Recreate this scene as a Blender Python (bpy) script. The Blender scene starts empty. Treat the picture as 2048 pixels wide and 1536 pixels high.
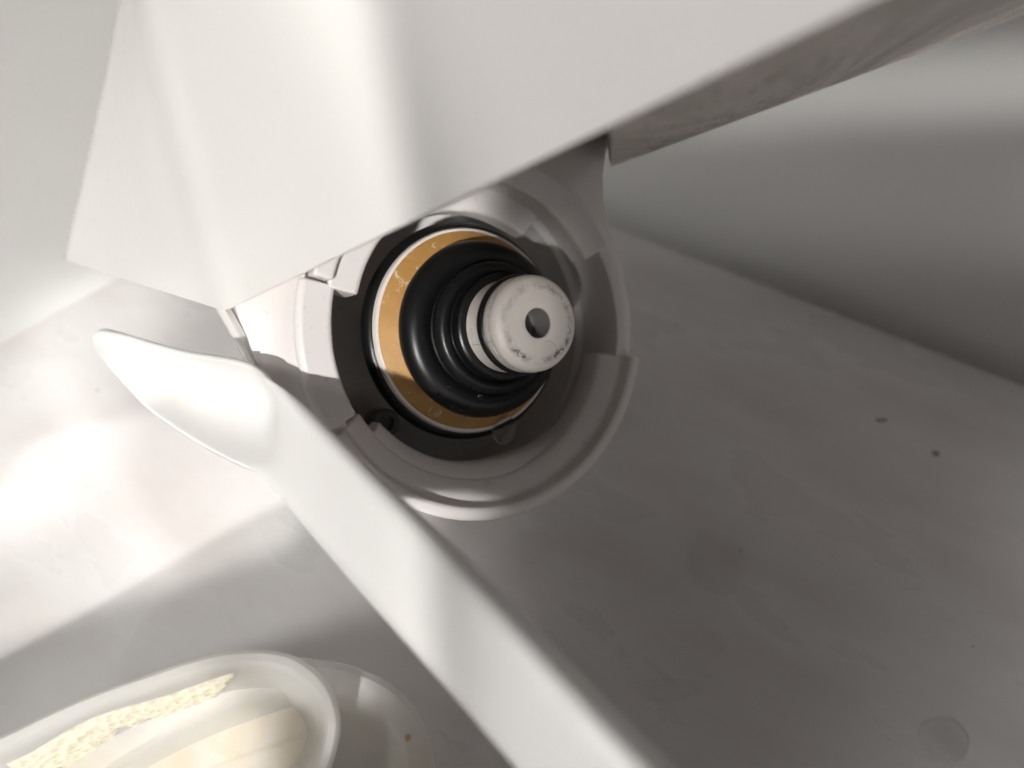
import bpy, bmesh, math, random
from mathutils import Vector, Matrix

random.seed(7)
scene = bpy.context.scene
R = math.radians

# ------------------------------------------------------------------ camera
FPX = 1547.0                     # focal length in photo pixels (2048 wide)
PITCH = R(45.0)                  # looking 45 degrees down into the sink
CAM = Vector((0.0, 0.0, 0.18))
RIGHT = Vector((1, 0, 0))
UP = Vector((0, math.sin(PITCH), math.cos(PITCH)))
FWD = Vector((0, math.cos(PITCH), -math.sin(PITCH)))

cam_data = bpy.data.cameras.new('camera')
cam = bpy.data.objects.new('camera', cam_data)
scene.collection.objects.link(cam)
cam.location = CAM
cam.rotation_euler = (math.pi / 2 - PITCH, 0, 0)
cam_data.sensor_width = 36.0
cam_data.lens = 36.0 * FPX / 2048.0
cam_data.clip_start = 0.004
cam_data.clip_end = 20.0
cam_data.dof.use_dof = True
cam_data.dof.focus_distance = 0.170
cam_data.dof.aperture_fstop = cam_data.lens / 3.7      # ~3.7 mm pupil
scene.camera = cam

# ------------------------------------------------------------------ world + lamps
world = bpy.data.worlds.new('World')
scene.world = world
world.use_nodes = True
bg = world.node_tree.nodes['Background']
bg.inputs[0].default_value = (0.95, 0.90, 0.88, 1)
bg.inputs[1].default_value = 0.062

def C2W(x, y, z):
    return CAM + RIGHT * x + UP * y + FWD * z

def DIR(x, y, z):
    return (RIGHT * x + UP * y + FWD * z).normalized()

def beam(name, aim, direction, dist, sx, sy, roll_vec, radiance, spread, color):
    """area lamp sx by sy metres whose narrow beam travels along direction and hits aim"""
    d = bpy.data.lights.new(name, 'AREA')
    d.shape = 'RECTANGLE'
    d.size = sx; d.size_y = sy
    d.spread = R(spread)
    d.energy = radiance * sx * sy
    d.color = color
    o = bpy.data.objects.new(name, d)
    scene.collection.objects.link(o)
    z = -direction
    y = (roll_vec - z * roll_vec.dot(z)).normalized()
    x = y.cross(z)
    o.matrix_world = Matrix.Translation(aim - direction * dist) @ Matrix((x, y, z)).transposed().to_4x4()
    return o

SUN_COL = (1.0, 0.972, 0.935)
L = DIR(0.10, 0.30, 0.95)
A_PT = C2W(-0.0056, -0.0406, 0.118)
B_PT = C2W(-0.0119, 0.0410, 0.1027)
AB = (B_PT - A_PT)
AB = (AB - L * AB.dot(L)).normalized()      # across the beam, image up
AX = AB.cross(-L).normalized()              # across the beam, image right
if AX.dot(RIGHT) < 0:
    AX = -AX
def key(name, n0, n1, q0, q1, rad, spread=7.0, dist=0.45):
    c = A_PT + AX * ((n0 + n1) / 2) + AB * ((q0 + q1) / 2)
    o = beam(name, c, L, dist, n1 - n0, q1 - q0, AB, rad, spread, SUN_COL)
    return o
KEY = 2.95  # sunlight split into narrow beams, each shaped to the area it lights
key('shaped_beam', -0.128, -0.055, -0.20, 0.26, KEY, 3.0, 0.35)
key('shaped_beam', -0.055, -0.006, -0.008, 0.26, KEY, 2.6, 0.30)
key('shaped_beam', -0.42, -0.128, -0.20, 0.030, KEY, 3.0, 0.35)
key('shaped_beam', -0.42, -0.128, 0.030, 0.26, KEY * 0.62, 3.0, 0.35)  # weaker beam added for the left wall alone
key('shaped_beam', -0.050, -0.028, -0.034, -0.010, KEY * 0.7, 2.5, 0.30)  # extra beam added to light the second tub
key('shaped_beam', -0.006, 0.013, 0.028, 0.050, KEY * 0.45, 3.0, 0.30)  # extra beam added to light the nozzle tip
# fill beam added from the left to brighten the casing and spoon
beam('shaped_beam', C2W(0.016, 0.005, 0.071), DIR(0.85, 0.20, 0.49), 0.36, 0.10, 0.34, UP, 1.85, 7.5, (1.0, 0.97, 0.945))
# beams added to brighten the left floor, with one thin streak
def fp(px, py):
    r = RIGHT * ((px - 1024) / FPX) + UP * ((768 - py) / FPX) + FWD
    return CAM + r * (-CAM.z / r.z)
GL = Vector((0.42, 0.58, -0.70)).normalized()
def glint(p0, p1, width, rad, spread):
    a, b_ = fp(*p0), fp(*p1)
    ax = (b_ - a); ax = ax - GL * ax.dot(GL)
    beam('added_floor_beam', (a + b_) / 2, GL, 0.30, width, ax.length, ax.normalized(), rad, spread, (1.0, 0.985, 0.95))
def floor_fill(p0, p1, side, width, rad, spread):
    a, b_ = fp(*p0), fp(*p1)
    ax = (b_ - a); ax = ax - GL * ax.dot(GL); ln = ax.length; ax.normalize()
    c = (a + b_) / 2
    pr = fp(*side) - c
    pr = pr - GL * pr.dot(GL); pr = (pr - ax * pr.dot(ax)).normalized()
    beam('added_floor_beam', c + pr * (width / 2), GL, 0.30, width, ln, ax, rad, spread, (1.0, 0.985, 0.95))
floor_fill((-200, 1350), (590, 1095), (200, 800), 0.060, 1.5, 2.2)
floor_fill((-250, 1150), (185, 1015), (60, 700), 0.105, 2.3, 6)
floor_fill((-300, 1780), (760, 1560), (300, 1200), 0.10, 1.25, 14)  # wide soft fill added over the shaded lower left floor
glint((90, 720), (335, 1170), 0.006, 0.8, 2.5)
# soft fill added from the low right, behind the camera
beam('added_fill', C2W(0.06, -0.01, 0.22), DIR(-0.55, 0.50, 0.67), 0.6, 0.40, 0.30, UP, 1.35, 160, (1.0, 0.95, 0.93))
# weak fill added from above to lighten the floor at right
beam('added_fill', Vector((0.20, 0.13, 0.0)), Vector((-0.55, 0.12, -0.80)).normalized(), 0.42, 0.25, 0.25, UP, 0.12, 150, (1.0, 0.95, 0.91))
# beam added for the bright sliver high on the right hand sink wall
wp = Vector((-0.083, 0.365, 0)); wn = Vector((-0.593, -0.805, 0)).normalized()
rr = RIGHT * ((2000 - 1024) / FPX) + UP * ((768 - 140) / FPX) + FWD
wpt = CAM + rr * ((wp - CAM).dot(wn) / rr.dot(wn))
beam('shaped_beam', wpt, DIR(-0.40, 0.25, 0.88), 0.14, 0.020, 0.085, RIGHT, 1.8, 8, SUN_COL)
rr = RIGHT * ((1740 - 1024) / FPX) + UP * ((768 - 350) / FPX) + FWD
wpt = CAM + rr * ((wp - CAM).dot(wn) / rr.dot(wn))
beam('added_fill', wpt, DIR(-0.40, 0.25, 0.88), 0.14, 0.055, 0.14, RIGHT, 0.42, 16, (1.0, 0.995, 0.98))  # weak fill added to lighten the right wall

scene.view_settings.view_transform = 'Standard'
scene.view_settings.look = 'None'
scene.view_settings.exposure = 0.18
scene.view_settings.gamma = 1.0
scene.cycles.use_denoising = True
scene.cycles.max_bounces = 10
scene.cycles.transparent_max_bounces = 12

# ------------------------------------------------------------------ helpers
def P(px, py, d):
    """the point that stands d metres in front of the lens, seen at a photo pixel"""
    return C2W((px - 1024) / FPX * d, (768 - py) / FPX * d, d)

def ray(px, py):
    return (RIGHT * ((px - 1024) / FPX) + UP * ((768 - py) / FPX) + FWD)

def hit(px, py, o, n):
    r = ray(px, py)
    return CAM + r * ((o - CAM).dot(n) / r.dot(n))

def floor_pt(px, py, z=0.0):
    return hit(px, py, Vector((0, 0, z)), Vector((0, 0, 1)))

def link(name, verts, faces, mat, parent=None, smooth=True, bevel=0.0, segs=3, angle=35, subsurf=0, weld=0.0):
    me = bpy.data.meshes.new(name)
    me.from_pydata([tuple(v) for v in verts], [], faces)
    bm = bmesh.new(); bm.from_mesh(me)
    if weld:
        bmesh.ops.remove_doubles(bm, verts=bm.verts, dist=weld)
    bmesh.ops.recalc_face_normals(bm, faces=bm.faces)
    bm.to_mesh(me); bm.free()
    for p in me.polygons:
        p.use_smooth = smooth
    o = bpy.data.objects.new(name, me)
    scene.collection.objects.link(o)
    me.materials.append(mat)
    if parent is not None:
        o.parent = parent
    if bevel:
        m = o.modifiers.new('bevel', 'BEVEL')
        m.width = bevel; m.segments = segs; m.limit_method = 'ANGLE'; m.angle_limit = R(angle)
        m.harden_normals = False
    if subsurf:
        m = o.modifiers.new('sub', 'SUBSURF'); m.levels = subsurf; m.render_levels = subsurf
    if smooth:
        try:
            me.set_sharp_from_angle(angle=R(40))
        except Exception:
            pass
    return o

def thing(name, label, cat, group=None, loc=(0, 0, 0)):
    o = bpy.data.objects.new(name, None)
    o.empty_display_size = 0.01
    scene.collection.objects.link(o)
    o['label'] = label; o['category'] = cat
    if group:
        o['group'] = group
    return o

def tag(o, label, cat, group=None):
    o['label'] = label; o['category'] = cat
    if group:
        o['group'] = group
    return o

# ------------------------------------------------------------------ materials
def nmat(name):
    m = bpy.data.materials.new(name); m.use_nodes = True
    nt = m.node_tree
    b = nt.nodes['Principled BSDF']
    return m, nt, b

def node(nt, t, **kw):
    n = nt.nodes.new(t)
    for k, v in kw.items():
        if k.startswith('i_'):
            n.inputs[k[2:].replace('_', ' ')].default_value = v
        else:
            setattr(n, k, v)
    return n

def coords(nt, scale=(1, 1, 1), rot=(0, 0, 0)):
    tc = node(nt, 'ShaderNodeTexCoord')
    mp = node(nt, 'ShaderNodeMapping')
    mp.inputs['Scale'].default_value = scale
    mp.inputs['Rotation'].default_value = rot
    nt.links.new(tc.outputs['Object'], mp.inputs['Vector'])
    return mp.outputs['Vector']

def noise(nt, vec, scale, detail=4, rough=0.55, dist=0.0):
    n = node(nt, 'ShaderNodeTexNoise')
    n.inputs['Scale'].default_value = scale; n.inputs['Detail'].default_value = detail
    n.inputs['Roughness'].default_value = rough; n.inputs['Distortion'].default_value = dist
    nt.links.new(vec, n.inputs['Vector'])
    return n.outputs['Fac']

def ramp(nt, fac, stops):
    r = node(nt, 'ShaderNodeValToRGB')
    while len(r.color_ramp.elements) < len(stops):
        r.color_ramp.elements.new(0.5)
    for e, (p, c) in zip(r.color_ramp.elements, stops):
        e.position = p
        e.color = (c, c, c, 1) if isinstance(c, (int, float)) else (*c, 1)
    nt.links.new(fac, r.inputs['Fac'])
    return r.outputs['Color']

def mix(nt, fac, a, b, blend='MIX'):
    m = node(nt, 'ShaderNodeMix', data_type='RGBA', blend_type=blend)
    for sock, v in ((m.inputs[0], fac), (m.inputs[6], a), (m.inputs[7], b)):
        if hasattr(v, 'links'):
            nt.links.new(v, sock)
        elif isinstance(v, (int, float)):
            sock.default_value = v
        else:
            sock.default_value = (*v, 1)
    return m.outputs[2]

def bump(nt, b, height, strength, distance):
    n = node(nt, 'ShaderNodeBump')
    n.inputs['Strength'].default_value = strength
    n.inputs['Distance'].default_value = distance
    nt.links.new(height, n.inputs['Height'])
    nt.links.new(n.outputs['Normal'], b.inputs['Normal'])

def plastic(name, col, rough=0.3, dirt=0.06, sss=0.0, scale=1.0, dirtcol=(0.30, 0.26, 0.21), spec=0.5, waves=0.0):
    m, nt, b = nmat(name)
    v = coords(nt)
    n1 = noise(nt, v, 35 * scale, 5, 0.6)
    n2 = noise(nt, v, 420 * scale, 4, 0.6)
    c = mix(nt, ramp(nt, n1, [(0.35, 0.0), (0.75, dirt)]), col, dirtcol)
    c = mix(nt, ramp(nt, n2, [(0.64, 0.0), (0.74, min(1, dirt * 3))]), c, dirtcol)
    nt.links.new(c, b.inputs['Base Color'])
    rr = ramp(nt, noise(nt, v, 90, 3), [(0.3, rough * 0.85), (0.7, rough * 1.2)])
    nt.links.new(rr, b.inputs['Roughness'])
    b.inputs['Specular IOR Level'].default_value = spec
    wv = node(nt, 'ShaderNodeMath', operation='MULTIPLY_ADD'); nt.links.new(noise(nt, v, 22, 2), wv.inputs[0]); wv.inputs[1].default_value = waves
    nt.links.new(noise(nt, v, 260, 3), wv.inputs[2])
    bump(nt, b, wv.outputs[0], 0.06, 0.0004)
    if sss:
        b.inputs['Subsurface Weight'].default_value = sss
        b.inputs['Subsurface Radius'].default_value = (0.004, 0.0035, 0.003)
        b.inputs['Subsurface Scale'].default_value = 1.0
    return m

M = {}
M['case'] = plastic('case_plastic', (0.81, 0.795, 0.775), 0.15, 0.02, waves=12.0)
M['collar'] = plastic('collar_plastic', (0.83, 0.795, 0.785), 0.32, 0.08, dirtcol=(0.40, 0.33, 0.28))
M['spoon'] = plastic('spoon_plastic', (0.89, 0.88, 0.86), 0.44, 0.002, sss=0.25)
M['rubber'] = plastic('black_rubber', (0.006, 0.0065, 0.007), 0.32, 0.08, dirtcol=(0.03, 0.03, 0.03), spec=0.35)
M['nozzle'] = plastic('nozzle_plastic', (0.80, 0.75, 0.71), 0.30, 0.05)

def mat_floor():
    m, nt, b = nmat('sink_enamel')
    v = coords(nt)
    m2 = node(nt, 'ShaderNodeMapping'); m2.inputs['Rotation'].default_value = (0, 0, R(36)); nt.links.new(v, m2.inputs['Vector'])
    m3 = node(nt, 'ShaderNodeMapping'); m3.inputs['Scale'].default_value = (0.55, 1.3, 1); nt.links.new(m2.outputs[0], m3.inputs['Vector'])
    n1 = noise(nt, v, 10, 2, 0.5, 0.0)
    n2 = noise(nt, m3.outputs[0], 28, 5, 0.55, 0.0)
    c = mix(nt, ramp(nt, n1, [(0.38, 0.0), (0.62, 1.0)]), (0.745, 0.715, 0.708), (0.712, 0.708, 0.70))
    c = mix(nt, ramp(nt, n2, [(0.44, 0.0), (0.76, 0.42)]), c, (0.50, 0.44, 0.41))
    sp = noise(nt, v, 330, 2, 0.5)
    c = mix(nt, ramp(nt, sp, [(0.765, 0.0), (0.785, 0.6)]), c, (0.18, 0.15, 0.13))
    nt.links.new(c, b.inputs['Base Color'])
    nt.links.new(ramp(nt, n2, [(0.3, 0.24), (0.7, 0.36)]), b.inputs['Roughness'])
    bump(nt, b, noise(nt, v, 9, 2), 0.1, 0.004)
    return m
M['floor'] = mat_floor()
M['wall'] = plastic('sink_wall_enamel', (0.835, 0.83, 0.82), 0.20, 0.03)

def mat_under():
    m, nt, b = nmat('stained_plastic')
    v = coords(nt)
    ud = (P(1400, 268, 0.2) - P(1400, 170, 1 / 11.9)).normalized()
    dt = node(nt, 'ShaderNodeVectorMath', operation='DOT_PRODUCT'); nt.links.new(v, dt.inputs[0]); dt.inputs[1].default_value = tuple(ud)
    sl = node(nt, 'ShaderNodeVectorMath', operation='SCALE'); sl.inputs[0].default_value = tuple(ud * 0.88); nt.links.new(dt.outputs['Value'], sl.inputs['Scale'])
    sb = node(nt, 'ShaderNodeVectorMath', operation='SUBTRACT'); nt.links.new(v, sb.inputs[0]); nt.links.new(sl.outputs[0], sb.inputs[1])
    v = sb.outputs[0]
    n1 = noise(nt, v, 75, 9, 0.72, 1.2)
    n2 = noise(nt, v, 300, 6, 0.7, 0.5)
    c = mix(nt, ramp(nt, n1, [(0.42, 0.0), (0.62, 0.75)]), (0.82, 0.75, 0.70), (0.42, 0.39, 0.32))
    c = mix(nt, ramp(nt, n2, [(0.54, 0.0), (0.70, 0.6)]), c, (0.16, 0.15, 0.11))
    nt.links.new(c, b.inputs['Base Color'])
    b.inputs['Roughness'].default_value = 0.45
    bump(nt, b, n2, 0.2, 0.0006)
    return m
M['under'] = mat_under()

def mat_amber():
    m, nt, b = nmat('amber_washer')
    v = coords(nt)
    n1 = noise(nt, v, 90, 5, 0.6)
    n2 = noise(nt, v, 330, 6, 0.75, 0.8)
    c = mix(nt, ramp(nt, n1, [(0.35, 0.0), (0.7, 1.0)]), (0.43, 0.225, 0.060), (0.54, 0.30, 0.095))
    c = mix(nt, ramp(nt, n2, [(0.59, 0.0), (0.66, 0.9)]), c, (0.74, 0.63, 0.46))
    nt.links.new(c, b.inputs['Base Color'])
    b.inputs['Roughness'].default_value = 0.55
    bump(nt, b, n2, 0.25, 0.0004)
    return m
M['amber'] = mat_amber()

def mat_water():
    m, nt, b = nmat('water')
    v = coords(nt)
    b.inputs['Base Color'].default_value = (0.97, 0.98, 0.98, 1)
    b.inputs['Roughness'].default_value = 0.02
    b.inputs['IOR'].default_value = 1.33
    b.inputs['Transmission Weight'].default_value = 1.0
    bump(nt, b, noise(nt, v, 200, 2), 0.05, 0.0003)
    return m
def mat_film():
    m, nt, b = nmat('water_film')
    v = coords(nt)
    gl = node(nt, 'ShaderNodeBsdfGlossy'); gl.inputs['Roughness'].default_value = 0.04
    tp = node(nt, 'ShaderNodeBsdfTransparent'); tp.inputs['Color'].default_value = (0.98, 0.978, 0.978, 1)
    lw = node(nt, 'ShaderNodeLayerWeight'); lw.inputs['Blend'].default_value = 0.35
    nt.links.new(ramp(nt, lw.outputs['Facing'], [(0.35, (0.985, 0.982, 0.98)), (0.75, (0.62, 0.60, 0.59))]), tp.inputs['Color'])
    fr = node(nt, 'ShaderNodeFresnel'); fr.inputs['IOR'].default_value = 1.38
    bp = node(nt, 'ShaderNodeBump'); bp.inputs['Strength'].default_value = 0.1; bp.inputs['Distance'].default_value = 0.0003
    nt.links.new(noise(nt, v, 300, 2), bp.inputs['Height'])
    nt.links.new(bp.outputs[0], gl.inputs['Normal'])
    ms = node(nt, 'ShaderNodeMixShader')
    ge = node(nt, 'ShaderNodeNewGeometry')
    fm = node(nt, 'ShaderNodeMath', operation='SUBTRACT'); fm.use_clamp = True
    nt.links.new(fr.outputs[0], fm.inputs[0]); nt.links.new(ge.outputs['Backfacing'], fm.inputs[1])
    nt.links.new(fm.outputs[0], ms.inputs[0]); nt.links.new(tp.outputs[0], ms.inputs[1]); nt.links.new(gl.outputs[0], ms.inputs[2])
    nt.links.new(ms.outputs[0], nt.nodes['Material Output'].inputs['Surface'])
    return m
M['film'] = mat_film()
M['water'] = mat_water()

def mat_cup(name, col, transl, transp):
    m, nt, b = nmat(name)
    v = coords(nt)
    n1 = noise(nt, v, 45, 5, 0.6, 0.6)
    c = mix(nt, ramp(nt, n1, [(0.45, 0.0), (0.70, 0.35)]), col, (0.80, 0.70, 0.52))
    nt.links.new(c, b.inputs['Base Color'])
    b.inputs['Roughness'].default_value = 0.34
    b.inputs['Specular IOR Level'].default_value = 0.35
    tr = node(nt, 'ShaderNodeBsdfTranslucent')
    nt.links.new(c, tr.inputs['Color'])
    tp = node(nt, 'ShaderNodeBsdfTransparent')
    m1 = node(nt, 'ShaderNodeMixShader'); m1.inputs[0].default_value = transl
    m2 = node(nt, 'ShaderNodeMixShader'); m2.inputs[0].default_value = transp
    nt.links.new(b.outputs[0], m1.inputs[1]); nt.links.new(tr.outputs[0], m1.inputs[2])
    nt.links.new(m1.outputs[0], m2.inputs[1]); nt.links.new(tp.outputs[0], m2.inputs[2])
    nt.links.new(m2.outputs[0], nt.nodes['Material Output'].inputs['Surface'])
    bump(nt, b, n1, 0.1, 0.0005)
    return m
M['cup2'] = mat_cup('milky_polypropylene_dull', (0.90, 0.885, 0.85), 0.36, 0.25)
M['cup'] = mat_cup('milky_polypropylene', (0.88, 0.87, 0.845), 0.36, 0.36)

def mat_foam():
    m, nt, b = nmat('dried_foam')
    v = coords(nt)
    vo = node(nt, 'ShaderNodeTexVoronoi'); vo.inputs['Scale'].default_value = 560
    nt.links.new(v, vo.inputs['Vector'])
    c = mix(nt, ramp(nt, vo.outputs['Distance'], [(0.10, 0.5), (0.50, 0.0)]), (0.88, 0.82, 0.66), (0.74, 0.65, 0.46))
    nt.links.new(c, b.inputs['Base Color'])
    b.inputs['Roughness'].default_value = 0.5
    b.inputs['Subsurface Weight'].default_value = 0.3
    b.inputs['Subsurface Radius'].default_value = (0.002, 0.0015, 0.001)
    b.inputs['Subsurface Scale'].default_value = 1.0
    bump(nt, b, vo.outputs['Distance'], 0.7, 0.0008)
    return m
M['foam'] = mat_foam()

def mat_cream():
    m, nt, b = nmat('cream_residue')
    v = coords(nt)
    n1 = noise(nt, v, 110, 4, 0.55, 0.2)
    c = mix(nt, ramp(nt, n1, [(0.36, 0.0), (0.64, 1.0)]), (0.57, 0.49, 0.37), (0.60, 0.55, 0.47))
    nt.links.new(c, b.inputs['Base Color'])
    b.inputs['Roughness'].default_value = 0.45
    bump(nt, b, n1, 0.3, 0.001)
    return m
M['cream'] = mat_cream()
M['grey'] = plastic('grey_plastic', (0.26, 0.255, 0.25), 0.35, 0.1)
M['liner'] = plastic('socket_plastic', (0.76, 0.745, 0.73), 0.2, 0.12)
M['screw'] = plastic('dark_metal', (0.17, 0.16, 0.15), 0.3, 0.2)

# ------------------------------------------------------------------ the sink
Q = Vector((-0.083, 0.365, 0))
RW = Vector((0.805, -0.593, 0)).normalized()
LW = Vector((-0.593, -0.805, 0)).normalized()
def quad_grid(o, a, b, na, nb):
    vs = [o + a * (i / na) + b * (j / nb) for i in range(na + 1) for j in range(nb + 1)]
    fs = [(i * (nb + 1) + j, (i + 1) * (nb + 1) + j, (i + 1) * (nb + 1) + j + 1, i * (nb + 1) + j + 1)
          for i in range(na) for j in range(nb)]
    return vs, fs
# floor
RAD = 0.022
Z_ = Vector((0, 0, 1))
v, fc = quad_grid(Q + RW * RAD + LW * 0.0015, RW * 0.75, LW * 0.75, 40, 40)
nb1 = 41
edge = [v[i * nb1] for i in range(41)]
k0 = len(v)
v += [p - LW * 0.0012 - Z_ * 0.0006 for p in edge] + [p - LW * 0.0017 - Z_ * 0.0022 for p in edge] + [p - LW * 0.0017 - Z_ * 0.02 for p in edge]
for i in range(40):
    fc.append((i * nb1, (i + 1) * nb1, k0 + i + 1, k0 + i))
    for j in range(2):
        fc.append((k0 + j * 41 + i, k0 + j * 41 + i + 1, k0 + (j + 1) * 41 + i + 1, k0 + (j + 1) * 41 + i))
fl = link('sink_floor', v, fc, M['floor']); fl['kind'] = 'structure'; fl['label'] = 'white enamel sink floor with water marks'
# left wall, coved into the floor
prof = [(RAD * (1 - math.sin(t)), RAD * (1 - math.cos(t))) for t in [i / 10 * math.pi / 2 for i in range(11)]]
prof.append((-0.004, 0.14)); prof.append((-0.008, 0.26))
vs = []; n = 24
for i in range(n + 1):
    for (d, z) in prof:
        vs.append(Q + LW * (0.36 * i / n) + RW * d + Vector((0, 0, z)))
k = len(prof)
fs = [(i * k + j, (i + 1) * k + j, (i + 1) * k + j + 1, i * k + j + 1) for i in range(n) for j in range(k - 1)]
wl = link('sink_wall_left', vs, fs, M['wall']); wl['kind'] = 'structure'
# right wall
prof = [(0.06, -0.024), (-0.012, -0.024), (-0.0155, -0.0225), (-0.017, -0.019), (-0.022, 0.12), (-0.026, 0.26)]
vs = []
for i in range(n + 1):
    for (d, z) in prof:
        vs.append(Q + RW * (0.78 * i / n - 0.02) + LW * d + Vector((0, 0, z)))
k = len(prof)
fs = [(i * k + j, (i + 1) * k + j, (i + 1) * k + j + 1, i * k + j + 1) for i in range(n) for j in range(k - 1)]
wr = link('sink_wall_right', vs, fs, M['wall']); wr['kind'] = 'structure'

# ------------------------------------------------------------------ appliance casing
app = thing('water_purifier', 'white plastic appliance casing overhanging a round locking collar, stained underneath', 'appliance')
def plane_inv(px, py):
    return 6.910 + 0.004037 * px - 0.003901 * py
def PI_(px, py, inv):
    return P(px, py, 1.0 / inv)
bot = [PI_(430, 450, 1 / .34), PI_(114, 515, 4.45), PI_(450, 622, plane_inv(450, 622)), PI_(2300, -268, plane_inv(2300, -268)),
       PI_(2300, -62, 5.0), PI_(1222, 334, 5.0), PI_(1206, 248, 4.9), PI_(560, 558, 4.6)]
top = [PI_(520, -120, 1 / .26), PI_(250, -120, 6.5), PI_(300, -120, plane_inv(300, -120)), PI_(2300, -700, plane_inv(2300, -700)),
       PI_(2300, -700, 4.8), PI_(1222, -560, 4.3), PI_(1206, -560, 4.2), PI_(560, -300, 3.9)]
def fillet_loop(pts, rad, K=10):
    out = []
    N = len(pts)
    for i, p in enumerate(pts):
        r = rad[i]
        a, c = pts[i - 1], pts[(i + 1) % N]
        da, dc = (a - p), (c - p)
        ra = min(r, da.length * 0.48); rc = min(r, dc.length * 0.48)
        p0 = p + da.normalized() * ra; p1 = p + dc.normalized() * rc
        for j in range(K + 1):
            t = j / K
            out.append(p0 * (1 - t) ** 2 + p * (2 * t * (1 - t)) + p1 * t ** 2)
    return out
NL = 30
loops = []
for i in range(NL + 1):
    t = i / NL
    pts = [a.lerp(b, t) for a, b in zip(bot, top)]
    rC = 0.0025 + 0.055 * min(1, t * 2.2) ** 1.3
    rB = 0.009 + 0.006 * t
    loops.append(fillet_loop(pts, [0.01, rB, rC, 0.004, 0.004, 0.002, 0.002, 0.01]))
k = len(loops[0])
vs = [p for lp in loops for p in lp]
fs = [(i * k + j, i * k + (j + 1) % k, (i + 1) * k + (j + 1) % k, (i + 1) * k + j) for i in range(NL) for j in range(k)]
fs.append(tuple(range(NL * k, NL * k + k)))
casing = link('casing', vs, fs, M['case'], app)
# underside: a strip from the front edge to the back edge, slightly inside a lip
def front_pt(x):
    y = 622 + (x - 450) * (-268 - 622) / (2300 - 450)
    return PI_(x, y, plane_inv(x, y)), y
def back_pt(x, y):
    if x >= 1222:
        return PI_(x, 334 + (x - 1222) * (-62 - 334) / (2300 - 1222), 5.0)
    return PI_(x, y - 12, 4.85)
xs = [455 + (1220 - 455) * i / 30 for i in range(31)] + [1222 + (2298 - 1222) * i / 50 for i in range(51)]
vs = []; ND = 10
for x in xs:
    a_, y_ = front_pt(x)
    b_ = back_pt(x, y_)
    for j in range(ND + 1):
        vs.append(a_.lerp(b_, 0.004 + 0.994 * j / ND))
fs = [(i * (ND + 1) + j, (i + 1) * (ND + 1) + j, (i + 1) * (ND + 1) + j + 1, i * (ND + 1) + j + 1) for i in range(len(xs) - 1) for j in range(ND)]
und = link('underside', vs, fs, M['under'], app)
und['label'] = 'dirty stained underside of the casing'

# ------------------------------------------------------------------ collar frame
O = P(968, 658, 0.181)
NV = DIR(0.50, -0.01, -0.866)
E1 = (RIGHT - NV * RIGHT.dot(NV)).normalized()
E2 = NV.cross(E1).normalized()
if E2.dot(UP) < 0:
    E2 = -E2
def RP(r, th, a):
    """r, a in mm; th in degrees, 0 = right, 90 = up"""
    t = R(th)
    return O + (E1 * math.cos(t) + E2 * math.sin(t)) * (r * 0.001) + NV * (a * 0.001)
def polar_of(px, py, a):
    p = hit(px, py, O + NV * (a * 0.001), NV)
    q = p - O
    x, y = q.dot(E1), q.dot(E2)
    return math.hypot(x, y) * 1000, math.degrees(math.atan2(y, x))

def lathe(name, prof, mat, parent, seg=128, closed=False, wob=0.0, **kw):
    vs = []
    for i in range(seg):
        th = 360 * i / seg
        for (r, a) in prof:
            rr = r
            if wob:
                rr = r + wob * math.sin(R(th) * 3 + a) + wob * 0.6 * math.sin(R(th) * 7 + 1.3)
            vs.append(RP(rr, th, a))
    k = len(prof); m = k if closed else k - 1
    fs = [(i * k + j, ((i + 1) % seg) * k + j, ((i + 1) % seg) * k + (j + 1) % k, i * k + (j + 1) % k)
          for i in range(seg) for j in range(m)]
    return link(name, vs, fs, mat, parent, weld=1e-7, **kw)

def sector(name, prof, th0, th1, mat, parent, step=2.5, bevel=0.0006, taper=None, **kw):
    n = max(2, int(abs(th1 - th0) / step))
    def tr(r, th):
        if not taper: return r
        u = min(1.0, abs(th - th0) / taper)
        u = u * u * (3 - 2 * u)
        return 36.5 + (r - 36.5) * u if r < 36.5 else r
    vs = [RP(tr(r, th0 + (th1 - th0) * i / n), th0 + (th1 - th0) * i / n, a) for i in range(n + 1) for (r, a) in prof]
    k = len(prof)
    fs = [(i * k + j, (i + 1) * k + j, (i + 1) * k + (j + 1) % k, i * k + (j + 1) % k) for i in range(n) for j in range(k)]
    fs.append(tuple(range(k))); fs.append(tuple(range(n * k, n * k + k)))
    return link(name, vs, fs, mat, parent, bevel=bevel, **kw)

# cup wall + thin rim + back
lathe('collar_rim', [(44, -24), (44, -1.0), (43.7, -0.3), (43.0, 0), (40.0, 0), (39.3, -0.3), (39.0, -1.0), (38.6, -15)],
      M['collar'], app)
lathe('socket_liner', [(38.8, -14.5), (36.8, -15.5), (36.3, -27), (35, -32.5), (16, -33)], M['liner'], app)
# raised lower ridge with its sloping shelf
sector('raised_ridge', [(44.3, -6), (44.35, 2.8), (43.9, 3.5), (41.8, 3.6), (41.2, 2.9), (40.4, 0.6), (36.0, -1.6), (35.0, -3.0), (34.8, -9), (40, -9)],
       -8, -147, M['collar'], app)
sector('inner_tab', [(38, -1.5), (35.2, -2.6), (32.4, -5), (31.8, -6), (31.8, -10.5), (38, -10.5)], -24, -138, M['collar'], app, taper=58)
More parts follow.
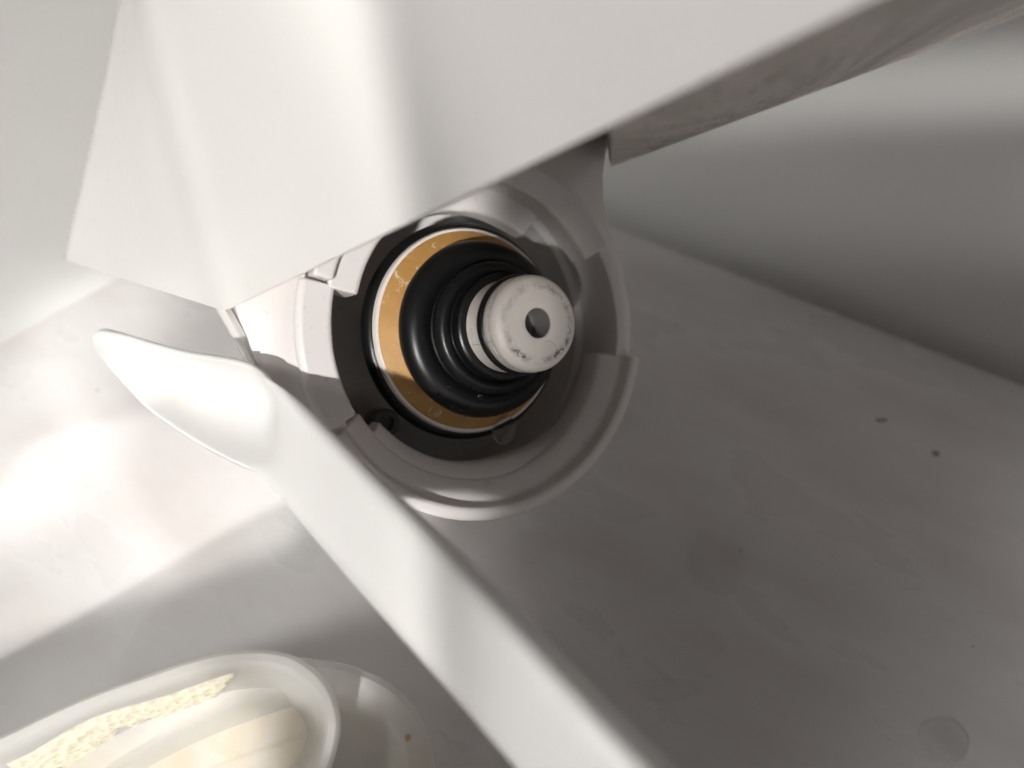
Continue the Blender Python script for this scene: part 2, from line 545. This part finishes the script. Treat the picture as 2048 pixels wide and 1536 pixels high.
# broad lit flange on the left
sector('flange', [(44.5, -6), (44.5, 1.6), (43.5, 2.7), (37.6, 2.8), (36.9, 2.2), (36.7, -7), (43, -7)], 168, 211, M['collar'], app, bevel=0.0008)
sector('locking_lug', [(42.6, -5), (42.6, 4.8), (38.2, 4.8), (38.2, -5)], 128, 167, M['collar'], app, bevel=0.0008)
sector('locking_lug', [(38.6, -5), (38.6, 3.0), (32.6, 3.0), (31.9, 2.2), (31.9, -6)], 128, 169, M['collar'], app, bevel=0.0008)
sector('locking_lug', [(42.0, -5), (42.0, 0.9), (35.6, -0.8), (35.0, -1.6), (35.0, -7.5), (40, -7.5)], 32, 118, M['collar'], app)
sector('locking_lug', [(38.9, -6.5), (29.6, -8.6), (29.0, -9.4), (29.0, -14.0), (38.9, -14.0)], 57, 122, M['collar'], app)

# bracket that flares from the collar up to the casing
outl = []
for (px, py, a) in [(1250, 560, -4), (1237, 505, -4), (1218, 450, -4), (1207, 400, -4), (1206, 350, -4), (1213, 300, -4), (1226, 225, -4),
                    (1100, 150, -6), (900, 200, -8), (700, 330, -9), (540, 480, -9), (468, 608, -9), (494, 672, -9), (521, 738, -9), (570, 800, -8), (640, 870, -6), (720, 950, -5)]:
    r, th = polar_of(px, py, a)
    outl.append((th % 360, r, a))
outl.sort()
def out_at(th):
    th %= 360
    base = (44.6, -5.0)
    if th < outl[0][0] or th > outl[-1][0]:
        return base
    for (t0, r0, a0), (t1, r1, a1) in zip(outl, outl[1:]):
        if t0 <= th <= t1:
            u = (th - t0) / max(1e-6, t1 - t0)
            r = r0 + (r1 - r0) * u; a = a0 + (a1 - a0) * u
            return (max(r, 44.6), a)
    return base
S = 240
rings = []
for (f_, da) in ((0, 0), (0.25, 0), (0.6, 0), (1, 0), (1, -0.5), (1, -26)):
    rg = []
    for i in range(S):
        th = 360 * i / S
        ro, ao = out_at(th)
        ri, ai = 43.9, 0.6
        if f_ == 0:
            rg.append(RP(ri, th, -1.5))
        else:
            flat = -3.0 + (ao + 3.0) * f_
            rr = ri + (ro - ri) * f_
            hump = 0.0
            q = RP(rr, th, flat + max(da, -0.5) + hump)
            if da < -1:
                q = q + (q - CAM).normalized() * 0.024 + (O - q).normalized() * 0.001
            rg.append(q)
    rings.append(rg)
vs = [p for rg in rings for p in rg]
fs = [(i * S + j, i * S + (j + 1) % S, (i + 1) * S + (j + 1) % S, (i + 1) * S + j) for i in range(len(rings) - 1) for j in range(S)]
link('bracket', vs, fs, M['collar'], app, bevel=0.0008)
# fillet between flange and bracket
sector('fillet', [(43.5, 2.0), (44.6, 0.6), (45.4, -1.2), (46.4, -3.2), (48.0, -4.6), (50.0, -6.0), (43, -8)], 146, 224, M['collar'], app, bevel=0)

# back shell: bright rounded edge left of the bracket, past a dark gap
shell = []
pts = [(434, 590), (446, 618), (470, 660), (498, 712), (545, 790), (640, 900)]
vs = []
for (px, py) in pts:
    for (dx, dy, d) in ((16, -6, .21), (16, -6, .184), (13, -5, .181), (2, -1, .1795), (-9, 3, .181), (-12, 4, .186), (-8, 3, .215)):
        vs.append(P(px + dx, py + dy, d))
k = 7
fs = [(i * k + j, (i + 1) * k + j, (i + 1) * k + j + 1, i * k + j + 1) for i in range(len(pts) - 1) for j in range(k - 1)]
link('back_shell', vs, fs, M['case'], app)

# screw in its recess at the bottom of the cup
def cyl_local(name, r_c, th_c, a0, prof, mat, parent, seg=32):
    c = RP(r_c, th_c, 0)
    vs = []
    for i in range(seg):
        t = 2 * math.pi * i / seg
        for (r, a) in prof:
            vs.append(c + (E1 * math.cos(t) + E2 * math.sin(t)) * r * .001 + NV * (a0 + a) * .001)
    k = len(prof)
    fs = [(i * k + j, ((i + 1) % seg) * k + j, ((i + 1) % seg) * k + j + 1, i * k + j + 1) for i in range(seg) for j in range(k - 1)]
    return link(name, vs, fs, mat, parent, weld=1e-7)
r, th = polar_of(772, 846, -22)
sc_ = cyl_local('screw', r, th, -22, [(3.6, -6), (3.6, 0), (3.2, 0.5), (2.1, 0.5), (1.9, -1.2), (0, -1.2)], M['screw'], app)

# ------------------------------------------------------------------ filter cartridge nozzle
noz = thing('filter_nozzle', 'stepped nozzle with black rubber rings, amber washer and white tip inside the collar', 'nozzle')
lathe('body', [(17.5, -33), (18.0, -16), (21.5, -12)], M['nozzle'], noz)
def torus(name, rc, ac, rt, mat, sy=1.0, seg=128):
    prof = [(rc + rt * math.cos(t), ac + rt * sy * math.sin(t)) for t in [2 * math.pi * i / 20 for i in range(20)]]
    return lathe(name, prof, mat, noz, seg=seg, closed=True)
torus('rubber_ring', 24.0, -9.8, 2.5, M['rubber'], 1.0)
lathe('white_rim', [(23.2, -10), (24.6, -8.6), (24.75, -7.0), (24.4, -6.2), (23.7, -6.0), (22, -6.0)], M['nozzle'], noz, wob=0.06)
lathe('amber_washer', [(23.5, -6.6), (23.75, -6.0), (23.5, -5.75), (21.5, -5.0), (19.0, -3.6), (17, -3.2)], M['amber'], noz)
bel = [(18.6, -4.2), (19.6, -3.6), (20.4, -2.4), (20.8, -0.8), (20.5, 0.9), (19.5, 2.2), (18.0, 2.9), (16.5, 3.0), (15.3, 2.6), (14.6, 2.2), (14.25, 2.5), (14.5, 3.4),
       (15.1, 4.6), (15.1, 5.9), (14.5, 7.0), (13.5, 7.5), (12.6, 7.3), (12.0, 6.9), (11.75, 7.2), (11.9, 8.3), (12.05, 9.6), (11.9, 10.6), (11.4, 11.0), (10.8, 11.1), (10.0, 11.1)]
lathe('bellows', bel, M['rubber'], noz, wob=0.03)
def zz(p): return [(r, a if a < 11 else 11 + (a - 11) * 0.88) for (r, a) in p]
lathe('neck', zz([(10.2, 9), (10.2, 16.8), (9.2, 17.0), (9.2, 19.6), (10.0, 19.8)]), M['nozzle'], noz)
torus('small_rubber_ring', 9.55, 17.42, 1.3, M['rubber'], 1.0)

def mat_cap():
    m, nt, b = nmat('worn_cap')
    tc = node(nt, 'ShaderNodeTexCoord')
    v = tc.outputs['Object']
    # radius around the nozzle axis
    def vmath(op, a, bb):
        x = node(nt, 'ShaderNodeVectorMath', operation=op)
        if hasattr(a, 'links'): nt.links.new(a, x.inputs[0])
        else: x.inputs[0].default_value = a
        if bb is not None:
            if hasattr(bb, 'links'): nt.links.new(bb, x.inputs[1])
            else: x.inputs[1].default_value = bb
        return x
    rel = vmath('SUBTRACT', v, tuple(O)).outputs[0]
    cr = vmath('CROSS_PRODUCT', rel, tuple(NV)).outputs[0]
    rad = vmath('LENGTH', cr, None).outputs['Value']
    ax = vmath('DOT_PRODUCT', rel, tuple(NV)).outputs['Value']
    def band(val, c, w):
        s = node(nt, 'ShaderNodeMath', operation='SUBTRACT'); nt.links.new(val, s.inputs[0]); s.inputs[1].default_value = c
        a = node(nt, 'ShaderNodeMath', operation='ABSOLUTE'); nt.links.new(s.outputs[0], a.inputs[0])
        r = node(nt, 'ShaderNodeMapRange'); nt.links.new(a.outputs[0], r.inputs['Value'])
        r.inputs['From Min'].default_value = 0; r.inputs['From Max'].default_value = w
        r.inputs['To Min'].default_value = 1; r.inputs['To Max'].default_value = 0
        return r.outputs['Result']
    def mul(a, bb):
        x = node(nt, 'ShaderNodeMath', operation='MULTIPLY')
        for i, q in enumerate((a, bb)):
            if hasattr(q, 'links'): nt.links.new(q, x.inputs[i])
            else: x.inputs[i].default_value = q
        return x.outputs[0]
    n1 = noise(nt, v, 420, 6, 0.75)
    n2 = noise(nt, v, 1500, 4, 0.7)
    n3 = noise(nt, v, 160, 3, 0.6)
    # soft grime where the bevel meets the face
    g1 = mul(band(rad, 0.0079, 0.0012), ramp(nt, n1, [(0.42, 0.0), (0.62, 1.0)]))
    g2 = mul(mul(band(rad, 0.0079, 0.0009), ramp(nt, n3, [(0.46, 0.0), (0.56, 1.0)])), ramp(nt, n2, [(0.50, 0.0), (0.54, 1.0)]))
    low = vmath('DOT_PRODUCT', rel, tuple(E2)).outputs['Value']
    lr = node(nt, 'ShaderNodeMapRange'); nt.links.new(low, lr.inputs['Value'])
    lr.inputs['From Min'].default_value = 0.004; lr.inputs['From Max'].default_value = -0.006
    lr.inputs['To Min'].default_value = 0.12; lr.inputs['To Max'].default_value = 1
    g2 = mul(g2, lr.outputs['Result'])
    g3 = mul(band(ax, 0.0211, 0.0011), ramp(nt, n1, [(0.38, 0.0), (0.6, 0.9)]))
    c = mix(nt, mul(g1, 0.75), (0.80, 0.75, 0.705), (0.26, 0.22, 0.17))
    c = mix(nt, mul(g3, 0.7), c, (0.20, 0.19, 0.17))
    c = mix(nt, g2, c, (0.02, 0.018, 0.015))
    nt.links.new(c, b.inputs['Base Color'])
    b.inputs['Roughness'].default_value = 0.34
    bump(nt, b, n1, 0.08, 0.0003)
    return m
M['cap'] = mat_cap()
lathe('cap', zz([(9.0, 19.4), (10.0, 19.6), (10.25, 20.0), (10.3, 22.2), (10.15, 22.5), (10.2, 22.8), (10.15, 23.8), (9.8, 24.7), (9.2, 25.3), (8.2, 25.8), (7.4, 25.85), (5, 25.9), (3.4, 25.9), (3.15, 25.7), (3.13, 25.2)]),
      M['cap'], noz)
lathe('bore', zz([(3.13, 25.25), (3.05, 18.0), (0.001, 18.2)]), M['grey'], noz, seg=48)
# seam lines on cap and neck
for (a0, a1, th, rr) in ((18.9, 21.2, 203, 10.32), (12, 15.6, 205, 10.22)):
    vs = [RP(rr, th - .25, a0), RP(rr, th + .25, a0), RP(rr, th + .25, a1), RP(rr, th - .25, a1),
          RP(rr - .4, th - .25, a0), RP(rr - .4, th + .25, a0), RP(rr - .4, th + .25, a1), RP(rr - .4, th - .25, a1)]
    link('mould_seam', vs, [(0, 1, 2, 3), (0, 1, 5, 4), (1, 2, 6, 5), (2, 3, 7, 6), (3, 0, 4, 7)], M['screw'], noz, smooth=False)

# ------------------------------------------------------------------ spoon
U_ = [(187, 672), (196, 663), (215, 662), (260, 675), (310, 690), (370, 706), (430, 716), (480, 725), (515, 741), (550, 771), (600, 816), (680, 893), (800, 1010),
      (996, 1200), (1188, 1400), (1384, 1600), (1630, 1850)]
L_ = [(188, 680), (192, 695), (205, 718), (240, 757), (290, 810), (345, 852), (405, 890), (465, 922), (512, 943), (540, 965), (572, 998), (640, 1078), (740, 1192),
      (900, 1370), (1050, 1540), (1240, 1750), (1460, 1990)]
BOWL = [0.0, 0.1, .22, .5, .8, 1, 1, .85, .55, .25, .08, 0, 0, 0, 0, 0, 0]
HAND = [0, 0, 0, 0, 0, 0, 0, .05, .15, .35, .6, .8, 1, 1, 1, 1, 1]
def sinv(px): return 4.75 + 0.0056 * (px - 186)
def cat(seq, t):
    i = min(len(seq) - 2, int(t)); u = t - i
    def g(j): return seq[max(0, min(len(seq) - 1, j))]
    def c1(a, b, c, d): return 0.5 * ((2 * b) + (-a + c) * u + (2 * a - 5 * b + 4 * c - d) * u * u + (-a + 3 * b - 3 * c + d) * u ** 3)
    a, b, c, d = g(i - 1), g(i), g(i + 1), g(i + 2)
    if isinstance(a, tuple): return tuple(c1(*q) for q in zip(a, b, c, d))
    return c1(a, b, c, d)
NSP = 110; NC = 28
nrm = DIR(0.0056 * FPX, 0, 4.75 + 0.0056 * (1024 - 186))    # away from the lens
vs = []
for i in range(NSP + 1):
    t = i / NSP * (len(U_) - 1)
    u = cat(U_, t); l = cat(L_, t); bo = cat(BOWL, t); ha = cat(HAND, t)
    pu = PI_(u[0], u[1], sinv(u[0])); pl = PI_(l[0], l[1], sinv(l[0]))
    for j in range(NC + 1):
        s = j / NC * 2 - 1
        # crowd samples to the edges
        s = math.sin(s * math.pi / 2)
        p = pu.lerp(pl, (s + 1) / 2)
        w = ha * (0.0042 * abs(s) ** 12 + 0.0012 * s * s)
        vd = (p - CAM).normalized()
        vs.append(p + nrm * (bo * 0.0085 * (1 - abs(s) ** 2.4)) + vd * w - (pl - pu).normalized() * (0.18 * ha * 0.0042 * abs(s) ** 12 * (1 if s < 0 else -.2)))
k = NC + 1
fs = [(i * k + j, (i + 1) * k + j, (i + 1) * k + j + 1, i * k + j + 1) for i in range(NSP) for j in range(NC)]
spoon = link('plastic_spoon', vs, fs, M['spoon'])
m = spoon.modifiers.new('thick', 'SOLIDIFY'); m.thickness = 0.0013; m.offset = 0
tag(spoon, 'white plastic spoon leaning diagonally, bowl at left, in front of the round collar', 'spoon')

# ------------------------------------------------------------------ nested tubs
def smooth_loop(pts, n):
    N = len(pts); out = []
    for i in range(n):
        t = i / n * N; a = int(t); u = t - a
        q = [pts[(a + d) % N] for d in (-1, 0, 1, 2)]
        out.append(tuple(0.5 * ((2 * b) + (-a_ + c) * u + (2 * a_ - 5 * b + 4 * c - d) * u * u + (-a_ + 3 * b - 3 * c + d) * u ** 3)
                         for a_, b, c, d in zip(*q)))
    return out
def tub(name, label, outline, inv_fn, kvec, depth, mat, profile, seg=160):
    o = thing(name, label, 'tub', 'nested food tubs')
    lp = [PI_(x, y, inv_fn(x, y)) for (x, y) in smooth_loop(outline, seg)]
    cen = sum(lp, Vector()) / seg
    def at(i, inset, dp):
        p = lp[i]
        tan = (lp[(i + 1) % seg] - lp[i - 1]).normalized()
        inn = tan.cross(kvec).normalized()
        if inn.dot(cen - p) < 0: inn = -inn
        tow = (cen - p).normalized()
        w = min(1.0, inset / 0.012)
        d_ = (inn * (1 - w * .7) + tow * (w * .7)).normalized()
        return p + d_ * inset + kvec * dp
    rings = [[at(i, inset, dp) for i in range(seg)] for (inset, dp) in profile]
    vs = [p for rg in rings for p in rg]
    fs = [(i * seg + j, i * seg + (j + 1) % seg, (i + 1) * seg + (j + 1) % seg, (i + 1) * seg + j) for i in range(len(rings) - 1) for j in range(seg)]
    fs.append(tuple(range((len(rings) - 1) * seg, len(rings) * seg)))
    b = link('shell', vs, fs, mat, o)
    return o, lp, cen, at
out1 = [(0, 1470), (150, 1400), (300, 1345), (420, 1308), (510, 1298), (585, 1310), (645, 1354), (674, 1410), (678, 1470), (650, 1560), (570, 1680), (420, 1820),
        (200, 1960), (-100, 2060), (-420, 2060), (-650, 1960), (-700, 1840), (-560, 1720), (-360, 1625), (-170, 1545)]
KV = DIR(-0.12, -0.42, 0.90)
prof1 = [(0.0085, .030), (0.0022, .004), (0.0016, .0030), (0.0004, .0030), (0.0, .0022), (0.0002, .0008), (0.0008, .0001), (0.0022, .0001), (0.0029, .0008), (0.0034, .003), (0.0100, .027), (0.014, .0285)]
t1, lp1, cen1, at1 = tub('food_tub', 'milky translucent tub with foamy cream residue, cut by the lower left edge', out1, lambda x, y: 6.75 + 0.0006 * (y - 1300), KV, 0.03, M['cup'], prof1)
out2 = [(560, 1318), (640, 1318), (710, 1332), (785, 1368), (835, 1422), (864, 1485), (884, 1570), (930, 1700), (900, 1850), (700, 1950), (400, 1930), (150, 1940), (-50, 1880),
        (-120, 1760), (0, 1620), (200, 1480), (380, 1380)]
prof2 = [(0.0105, .028), (0.0060, .0040), (0.0030, .0036), (0.0004, .0032), (0.0, .0022), (0.0003, .0008), (0.0014, .0001), (0.0052, .0004), (0.0062, .0014), (0.0072, .0030), (0.0105, .011), (0.014, .0125)]
t2, lp2, cen2, at2 = tub('food_tub', 'second milky tub peeking out behind the foamy one, with a brown speck', out2, lambda x, y: 6.2 + 0.0004 * (y - 1300), KV, 0.03, M['cup2'], prof2)
# third faint rim
out3 = [(x + 22, y + 30) for (x, y) in out2]
# cream in the first tub
seg = len(lp1)
vs = []
fr = [0.0, .25, .5, .75, 0.96]
ring0 = []
for i, p in enumerate(lp1):
    ring0.append(at1(i, 0.0088, 0.0235))
cc = sum(ring0, Vector()) / seg
vs = [p.lerp(cc, q) - KV * (0.0) for q in fr for i, p in enumerate(ring0)]
fs = [(i * seg + j, i * seg + (j + 1) % seg, (i + 1) * seg + (j + 1) % seg, (i + 1) * seg + j) for i in range(len(fr) - 1) for j in range(seg)]
fs.append(tuple(range((len(fr) - 1) * seg, len(fr) * seg)))
link('cream', vs, fs, M['cream'], t1)
# foam band on the upper inner wall
idx = []
for i, p in enumerate(lp1):
    q = p - CAM
    x = 1024 + q.dot(RIGHT) / q.dot(FWD) * FPX; y = 768 - q.dot(UP) / q.dot(FWD) * FPX
    if -60 < x < 470 and y < 1520: idx.append((x, i))
idx.sort()
vs = []
n = len(idx)
for c_, (x, i) in enumerate(idx):
    p = lp1[i]
    tow = (cen1 - p).normalized()
    tap = max(0.0, min(1.0, (465 - x) / 60.0)) ** 0.5
    hi = 0.10 + 0.05 * math.sin(x * .017 + 2)
    lo = hi + (0.50 + 0.10 * math.sin(x * .021) + 0.05 * math.sin(x * .09) + 0.03 * math.sin(x * .23)) * tap
    for s in range(7):
        f_ = hi + (lo - hi) * s / 6
        bulge = -0.0002 + 0.0007 * math.sin(math.pi * s / 6) ** 0.5
        w0, w1 = at1(i, 0.0034, 0.003), at1(i, 0.0100, 0.027)
        inw = (at1(i, 0.001, 0) - lp1[i]).normalized()
        vs.append(w0.lerp(w1, f_) + (inw * 0.9 - KV * 0.3) * (bulge + 0.0002))
fs = [(i * 7 + j, (i + 1) * 7 + j, (i + 1) * 7 + j + 1, i * 7 + j + 1) for i in range(n - 1) for j in range(6)]
link('foam', vs, fs, M['foam'], t1)

# ------------------------------------------------------------------ water
def drop(name, label, centre, ax_u, ax_v, ax_n, ru, rv, rn, group=None, flat=False, wob=0.0, mat='water'):
    vs = []; NU, NVv = 40, 12
    fs = []
    lo = 0 if flat else -math.pi / 2
    for i in range(NVv + 1):
        ph = lo + (math.pi / 2 - lo) * i / NVv
        for j in range(NU):
            t = 2 * math.pi * j / NU
            w = 1 + wob * math.sin(2 * t + 1) + wob * .6 * math.sin(3 * t)
            vs.append(centre + ax_u * ru * w * math.cos(ph) * math.cos(t) + ax_v * rv * w * math.cos(ph) * math.sin(t) + ax_n * (rn * (1 - math.cos(ph) ** 6) if mat == 'film' and flat else rn * math.sin(ph)))
    fs = [(i * NU + j, i * NU + (j + 1) % NU, (i + 1) * NU + (j + 1) % NU, (i + 1) * NU + j) for i in range(NVv) for j in range(NU)]
    o = link(name, vs, fs, M[mat], weld=1e-7)
    tag(o, label, 'water drop', group)
    return o
G = 'water drops'
drop('water_drop', 'clear water drop hanging under the amber washer', RP(25.9, -70, -6.0), E1, E2, NV, .0031, .0038, .0031, G)
drop('water_drop', 'small round water drop on the white nozzle tip below its hole', RP(5.9, -67, 23.95), E1, E2, NV, .0021, .0019, .0011, G, flat=True, mat='film')
X, Y, Z = Vector((1, 0, 0)), Vector((0, 1, 0)), Vector((0, 0, 1))
for (px, py, ru, rv, rn, lab, wob) in ((1437, 1125, .0082, .0100, .0006, 'largest flat round water drop on the shaded sink floor', .03),
                                  (1425, 1287, .0030, .0031, .0006, 'small round water drop below the largest one on the sink floor', .02),
                                  (1062, 1095, .0062, .0052, .0006, 'flat water drop on the dark sink floor just under the collar', .06),
                                  (1330, 1380, .0085, .0030, .0006, 'long flat water drop beside the spoon handle', .10),
                                  (1885, 1480, .0050, .0052, .0005, 'round water drop at the lower right corner of the sink floor', .04)):
    drop('water_drop', lab, floor_pt(px, py, 0.0002), X, Y, Z, ru, rv, rn, G, flat=True, wob=wob, mat='film')

# tiny beads clinging to the wet rubber
beads = ['tiny water bead on the second rubber fold, below the white neck', 'tiny water bead at lower left of the widest rubber fold', 'tiny water bead right of the lower left one on the widest rubber fold',
         'tiny water bead in the groove left of the second rubber fold', 'tiny water bead in the groove below the second rubber fold', 'lowest tiny water bead, near the amber washer', 'leftmost tiny water bead on the black rubber bellows']
for bi, (px, py, r_, a_, sz) in enumerate(((945, 768, 15.0, 6.2, .00055), (868, 801, 19.8, 2.0, .0006), (902, 822, 19.9, 2.0, .0004), (905, 765, 17.4, 3.6, .0004), (960, 792, 16.0, 3.9, .0005),
                             (992, 838, 20.2, 1.2, .0005), (845, 742, 20.3, 1.2, .0004))):
    rr_, th_ = polar_of(px, py, a_)
    n_ = (RP(1, th_, 0) - O).normalized() * 0.6 + NV * 0.8
    u_ = n_.orthogonal().normalized(); v_ = n_.cross(u_).normalized()
    drop('water_bead', beads[bi], RP(r_, th_, a_), u_, v_, n_.normalized(), sz, sz, sz * .7, 'tiny beads on the rubber bellows', flat=False)
M['speck'] = plastic('brown_speck', (0.36, 0.29, 0.26), 0.5, 0.1)
M['crumb'] = plastic('tan_crumb', (0.55, 0.38, 0.22), 0.5, 0.1)
for (px, py, ru, rv, lab) in ((1763, 840, .0018, .0010, 'dark brown speck on the sink floor near the wall crease'), (1872, 907, .0011, .0013, 'brown oval speck right of the longer speck on the sink floor')):
    sp_ = drop('food_speck', lab, floor_pt(px, py, 0.0), X, Y, Z, ru, rv, .0003, None, flat=True, wob=.12, mat='speck')
    sp_['category'] = 'speck'

# small crumb on the second tub's rim
best = min(range(len(lp2)), key=lambda i: abs((1024 + (lp2[i] - CAM).dot(RIGHT) / (lp2[i] - CAM).dot(FWD) * FPX) - 852) + abs((768 - (lp2[i] - CAM).dot(UP) / (lp2[i] - CAM).dot(FWD) * FPX) - 1460))
cr_ = drop('crumb', 'brown crumb', at2(best, 0.0042, 0.0003), RIGHT, UP, -FWD, .0006, .0008, .0003, None, flat=True, wob=.1, mat='crumb')
del cr_['category']; del cr_['label']; cr_.parent = t2
